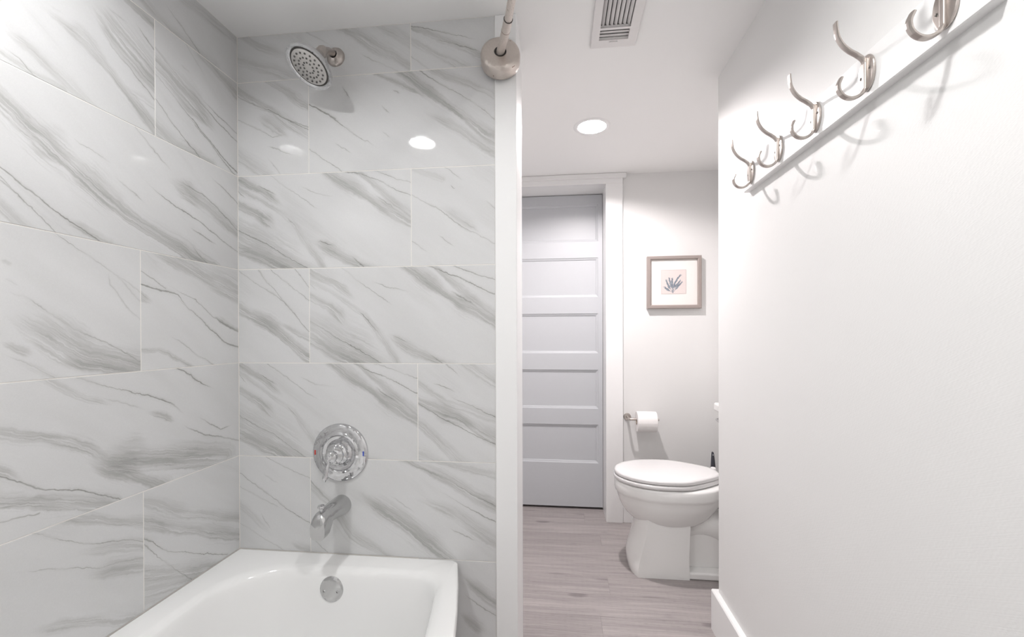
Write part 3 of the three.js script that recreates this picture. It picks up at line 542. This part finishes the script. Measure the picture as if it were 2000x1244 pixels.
// ---------- framed print ----------
{
  const o = thing('picture_frame', 'square taupe frame with a pressed coral sprig print', 'picture');
  const z0 = ZB, d = 0.032, x0 = 0.524, x1 = 0.838, y0 = 1.306, y1 = 1.621, t = 0.0215;
  const rail = (ax, ay, bx, by, nx, ny) => {   // mitred moulding from corner to corner, n points inwards
    const prof = [[0, 0], [0, d - 0.002], [0.003, d], [t - 0.005, d], [t, d - 0.005], [t, 0]], L = V3(bx - ax, by - ay, 0).normalize();
    const end = (px, py, s) => prof.map(([i, h]) => V3(px + nx * i + s * L.x * i, py + ny * i + s * L.y * i, z0 + h));
    return loft([end(ax, ay, 1), end(bx, by, -1)], true, true, 0.3);
  };
  mesh('frame_rail', rail(x0, y1, x1, y1, 0, -1), M.frame, o); mesh('frame_rail', rail(x1, y0, x0, y0, 0, 1), M.frame, o);
  mesh('frame_rail', rail(x1, y1, x1, y0, -1, 0), M.frame, o); mesh('frame_rail', rail(x0, y0, x0, y1, 1, 0), M.frame, o);
  mesh('mat', box(x0 + t - 0.004, x1 - t + 0.004, y0 + t - 0.004, y1 - t + 0.004, z0 + 0.001, z0 + 0.018), M.mat, o);
  const cv = document.createElement('canvas'); cv.width = cv.height = 512; const c = cv.getContext('2d');
  c.fillStyle = '#ddd2cf'; c.fillRect(0, 0, 512, 512);
  for (let i = 0; i < 5000; i++) { c.fillStyle = rnd() > 0.5 ? 'rgba(190,176,172,0.16)' : 'rgba(240,232,228,0.16)'; c.fillRect(rnd() * 512, rnd() * 512, 3, 3); }
  c.strokeStyle = '#c3b6b3'; c.lineWidth = 5; c.strokeRect(6, 6, 500, 500); c.lineCap = 'round';
  const ink = ['#7c848f', '#8d949c', '#6d7682', '#9aa0a6'];
  const frond = (x, y, a, len, bend, w) => {
    const n = Math.round(len / 13); let px = x, py = y;
    for (let i = 0; i < n; i++) {
      const f = i / n, q = a + bend * f, nx = px + Math.cos(q) * 13, ny = py - Math.sin(q) * 13;
      c.strokeStyle = ink[i % 4]; c.lineWidth = w * (1 - 0.6 * f); c.beginPath(); c.moveTo(px, py); c.lineTo(nx, ny); c.stroke();
      if (f > 0.22) for (const s of [-1, 1]) {
        const l = (34 + 40 * rnd()) * (1 - 0.55 * f), b = q + s * (0.5 + 0.25 * rnd()); c.lineWidth = 6 + 7 * rnd(); c.strokeStyle = ink[Math.floor(rnd() * 4)];
        c.beginPath(); c.moveTo(nx, ny); c.quadraticCurveTo(nx + Math.cos(b) * l * 0.6, ny - Math.sin(b) * l * 0.6, nx + Math.cos(b - s * 0.3) * l, ny - Math.sin(b - s * 0.3) * l); c.stroke();
      }
      px = nx; py = ny;
    }
  };
  frond(240, 492, 1.75, 300, -0.30, 11); frond(240, 492, 1.55, 400, -0.75, 11); frond(236, 470, 2.25, 270, -0.42, 10); frond(236, 480, 2.65, 200, -0.25, 8); frond(244, 480, 0.95, 270, -0.15, 10); frond(244, 450, 1.15, 250, -0.35, 9); frond(240, 440, 1.95, 260, -0.2, 9);
  const pt = new THREE.CanvasTexture(cv); pt.colorSpace = THREE.SRGBColorSpace;
  const pgm = new THREE.PlaneGeometry(0.146, 0.146); pgm.translate(0.679, 1.466, z0 + 0.0192);
  const cx = 0.6795, cy = 1.4665, q = 0.073, plate = new THREE.BoxGeometry(2 * q, 2 * q, 0.0012); plate.translate(cx, cy, z0 + 0.0184);
  mesh('print', plate, std(0xffffff, 0.85, { map: pt }), o);
}
// ---------- toilet paper ----------
{
  const o = thing('toilet_paper_holder', 'brushed metal toilet paper holder on the back wall', 'paper holder');
  const y = 0.648, z = -2.642, x = 0.408;
  mesh('wall_flange', lathe([[0.022, 0], [0.022, 0.004], [0.020, 0.007], [0.008, 0.009]], V3(x, y, ZB), V3(0, 0, 1), 32), M.nickel, o);
  mesh('bar', tube([V3(x, y, ZB + 0.004), V3(x, y, z - 0.012), V3(x + 0.004, y, z - 0.003), V3(x + 0.016, y, z), V3(x + 0.09, y, z), V3(0.578, y, z)], 0.0075, 60), M.nickel, o);
  const r = thing('toilet_paper_roll', 'white toilet paper roll on the metal holder', 'paper roll');
  const at = V3(0.449, y - 0.0125, z), R = 0.060;
  mesh('paper', lathe([[0.021, 0.0], [R - 0.002, 0.0], [R, 0.002], [R, 0.110], [R - 0.002, 0.112], [0.021, 0.112], [0.021, 0.0]], at, V3(1, 0, 0), 56), M.paper, r);
  mesh('core', lathe([[0.0212, 0.0005], [0.0200, 0.0005], [0.0200, 0.1115], [0.0212, 0.1115]], at, V3(1, 0, 0), 40), std(rgb(0.45, 0.36, 0.28), 0.9), r);
}
// ---------- toilet ----------
{
  const o = thing('toilet', 'white porcelain toilet with closed lid beside the hook wall', 'toilet');
  const zc = -2.24, xc = 0.53;
  const egg = (front, rear, B, y, n = 72) => [...Array(n)].map((_, i) => {
    const t = i / n * Math.PI * 2, c = Math.cos(t), s = Math.sin(t);
    const x = c > 0 ? xc - (xc - front) * c : xc + (rear - xc) * Math.abs(c) ** 0.85; return V3(x, y, zc + B * Math.sign(s) * Math.abs(s) ** 0.94);
  });
  const bowl = [[0.4300, 0.300, 0.76, 0.165], [0.4300, 0.284, 0.78, 0.178], [0.4275, 0.276, 0.788, 0.186], [0.420, 0.272, 0.79, 0.190], [0.386, 0.2735, 0.79, 0.1895], [0.376, 0.2755, 0.789, 0.187], [0.370, 0.280, 0.786, 0.183], [0.364, 0.2835, 0.783, 0.180], [0.345, 0.288, 0.78, 0.177], [0.32, 0.297, 0.765, 0.168], [0.295, 0.309, 0.745, 0.157], [0.272, 0.325, 0.73, 0.144], [0.250, 0.349, 0.705, 0.128], [0.232, 0.38, 0.68, 0.108], [0.218, 0.42, 0.65, 0.08], [0.210, 0.47, 0.60, 0.04]].map(([y, f, r, b]) => egg(f, r, b, y));
  mesh('bowl', loft(bowl, true, true, 0.9), M.porcelain, o);
  const foot = (y, f, cx, w, rear) => {
    const p = []; for (let i = -6; i <= 6; i++) { const s = i / 6; p.push(V3(f + (cx - f) * s * s * (0.55 + 0.45 * s * s), y, zc + w * s)); }
    const q = []; for (let i = 1; i <= 6; i++) q.push(V3(cx + (rear - cx) * i / 6, y, zc + w)); for (let i = 6; i >= 1; i--) q.push(V3(cx + (rear - cx) * i / 6, y, zc - w)); return [...p, ...q].reverse();
  };
  const ped = [[0.0, 0.336, 0.366, 0.132, 0.60], [0.012, 0.334, 0.365, 0.132, 0.60], [0.035, 0.330, 0.366, 0.130, 0.60], [0.065, 0.330, 0.371, 0.127, 0.60], [0.10, 0.337, 0.381, 0.124, 0.60], [0.14, 0.349, 0.393, 0.121, 0.602], [0.18, 0.359, 0.403, 0.119, 0.604], [0.215, 0.364, 0.409, 0.118, 0.606], [0.25, 0.366, 0.411, 0.117, 0.608], [0.285, 0.372, 0.416, 0.114, 0.61]].map((a) => foot(...a));
  mesh('pedestal', loft(ped, true, true, 0.35), M.porcelain, o);
  // trapway recess behind the front panel, with its floor flange
  const tr = [];
  for (let i = 0; i <= 14; i++) { const f = i / 14, x = 0.56 + 0.42 * f, y = 0.19 + 0.05 * Math.sin(f * 5.4), ry = 0.085 - 0.01 * f, rz = 0.092 - 0.01 * Math.cos(f * 5); tr.push([...Array(24)].map((_, k) => V3(x, y + ry * Math.sin(k * Math.PI / 12), zc + rz * Math.cos(k * Math.PI / 12)))); }
  mesh('trapway', loft(tr, true, true, 0.9), M.porcelain, o);
  mesh('floor_flange', box(0.585, 0.99, 0, 0.034, zc - 0.130, zc + 0.130, 0.010), M.porcelain, o);
  mesh('rear_web', box(0.585, 0.985, 0.02, 0.24, zc - 0.072, zc + 0.072, 0.02), M.porcelain, o);
  mesh('deck', box(0.70, 1.03, 0.37, 0.431, zc - 0.125, zc + 0.125, 0.018), M.porcelain, o);
  const lid = (grow, y) => [...Array(88)].map((_, i) => {   // elongated, narrowing to the hinge
    const t = i / 88 * Math.PI * 2, c = Math.cos(t), s = Math.sin(t), f = 0.270 - grow, r = 0.772, m = 0.50;
    const x = c > 0 ? m - (m - f) * c : m + (r + grow - m) * Math.abs(c) ** 0.62; const q = clamp((x - m) / (r - m)), b = (0.187 + grow) * (1 - 0.40 * smooth(0.15, 1, q));
    return V3(x, y, zc + b * Math.sign(s) * Math.abs(s) ** (c > 0 ? 1 : 0.72));
  });
  mesh('seat', loft([lid(-0.006, 0.4325), lid(-0.001, 0.434), lid(0.0015, 0.438), lid(0.0015, 0.448), lid(-0.002, 0.4525), lid(-0.008, 0.4535)].reverse(), true, true, 0.9), M.seat, o);
  mesh('lid', loft([lid(-0.008, 0.4555), lid(-0.003, 0.457), lid(-0.001, 0.461), lid(-0.001, 0.468), lid(-0.004, 0.4735), lid(-0.010, 0.4765), lid(-0.03, 0.478)].reverse(), true, true, 0.9), M.seat, o);
  for (const s of [-1, 1]) mesh('hinge', lathe([[0.0005, 0], [0.012, 0], [0.013, 0.003], [0.013, 0.036], [0.010, 0.040], [0.0005, 0.040]], V3(0.775, 0.4315, zc + s * 0.078), V3(0, 1, 0), 24), M.seat, o);
  mesh('tank', box(0.852, 1.045, 0.43, 0.738, zc - 0.205, zc + 0.205, 0.022), M.porcelain, o);
  mesh('tank_lid', box(0.824, 1.052, 0.738, 0.783, zc - 0.222, zc + 0.222, 0.012), M.porcelain, o);
  const lev = mesh('flush_lever', tube([V3(0.85, 0.700, zc - 0.175), V3(0.828, 0.700, zc - 0.175), V3(0.822, 0.699, zc - 0.167), V3(0.820, 0.694, zc - 0.115)], 0.0055, 24, 10), M.chrome, o);
  mesh('lever_escutcheon', lathe([[0.019, 0], [0.019, 0.004], [0.013, 0.010], [0.0005, 0.011]], V3(0.852, 0.700, zc - 0.175), V3(-1, 0, 0), 28), M.chrome, lev);
}
// ---------- toilet brush behind the toilet ----------
{
  const o = thing('toilet_brush', 'dark grey brush handle standing behind the toilet', 'brush');
  const x = 0.8695, z = -2.6;
  mesh('holder', lathe([[0.0005, 0.0], [0.052, 0.0], [0.055, 0.004], [0.047, 0.22], [0.044, 0.224], [0.041, 0.22], [0.046, 0.01], [0.0005, 0.01]], V3(x, 0, z), V3(0, 1, 0), 36), M.slate, o);
  const r = []; for (const [y, a, b] of [[0.02, 0.03, 0.03], [0.09, 0.032, 0.032], [0.10, 0.008, 0.008], [0.26, 0.0125, 0.012], [0.36, 0.0155, 0.013], [0.43, 0.0105, 0.010], [0.468, 0.007, 0.007], [0.477, 0.0045, 0.005], [0.479, 0.001, 0.001]]) r.push([...Array(20)].map((_, k) => V3(x - (0.0155 - a) * 0.35 + a * Math.cos(-k * Math.PI / 10), y, z + b * Math.sin(-k * Math.PI / 10))));
  mesh('handle', loft(r, true, true, 0.8), M.slate, o);
  mesh('hanging_eye', lathe([[0.0005, 0.0], [0.0028, 0.0], [0.0028, 0.001], [0.0005, 0.001]], V3(x - 0.0034, 0.462, z + 0.0075), V3(0, 0, 1), 16), M.trim, o);
}
renderer.render(scene, camera);
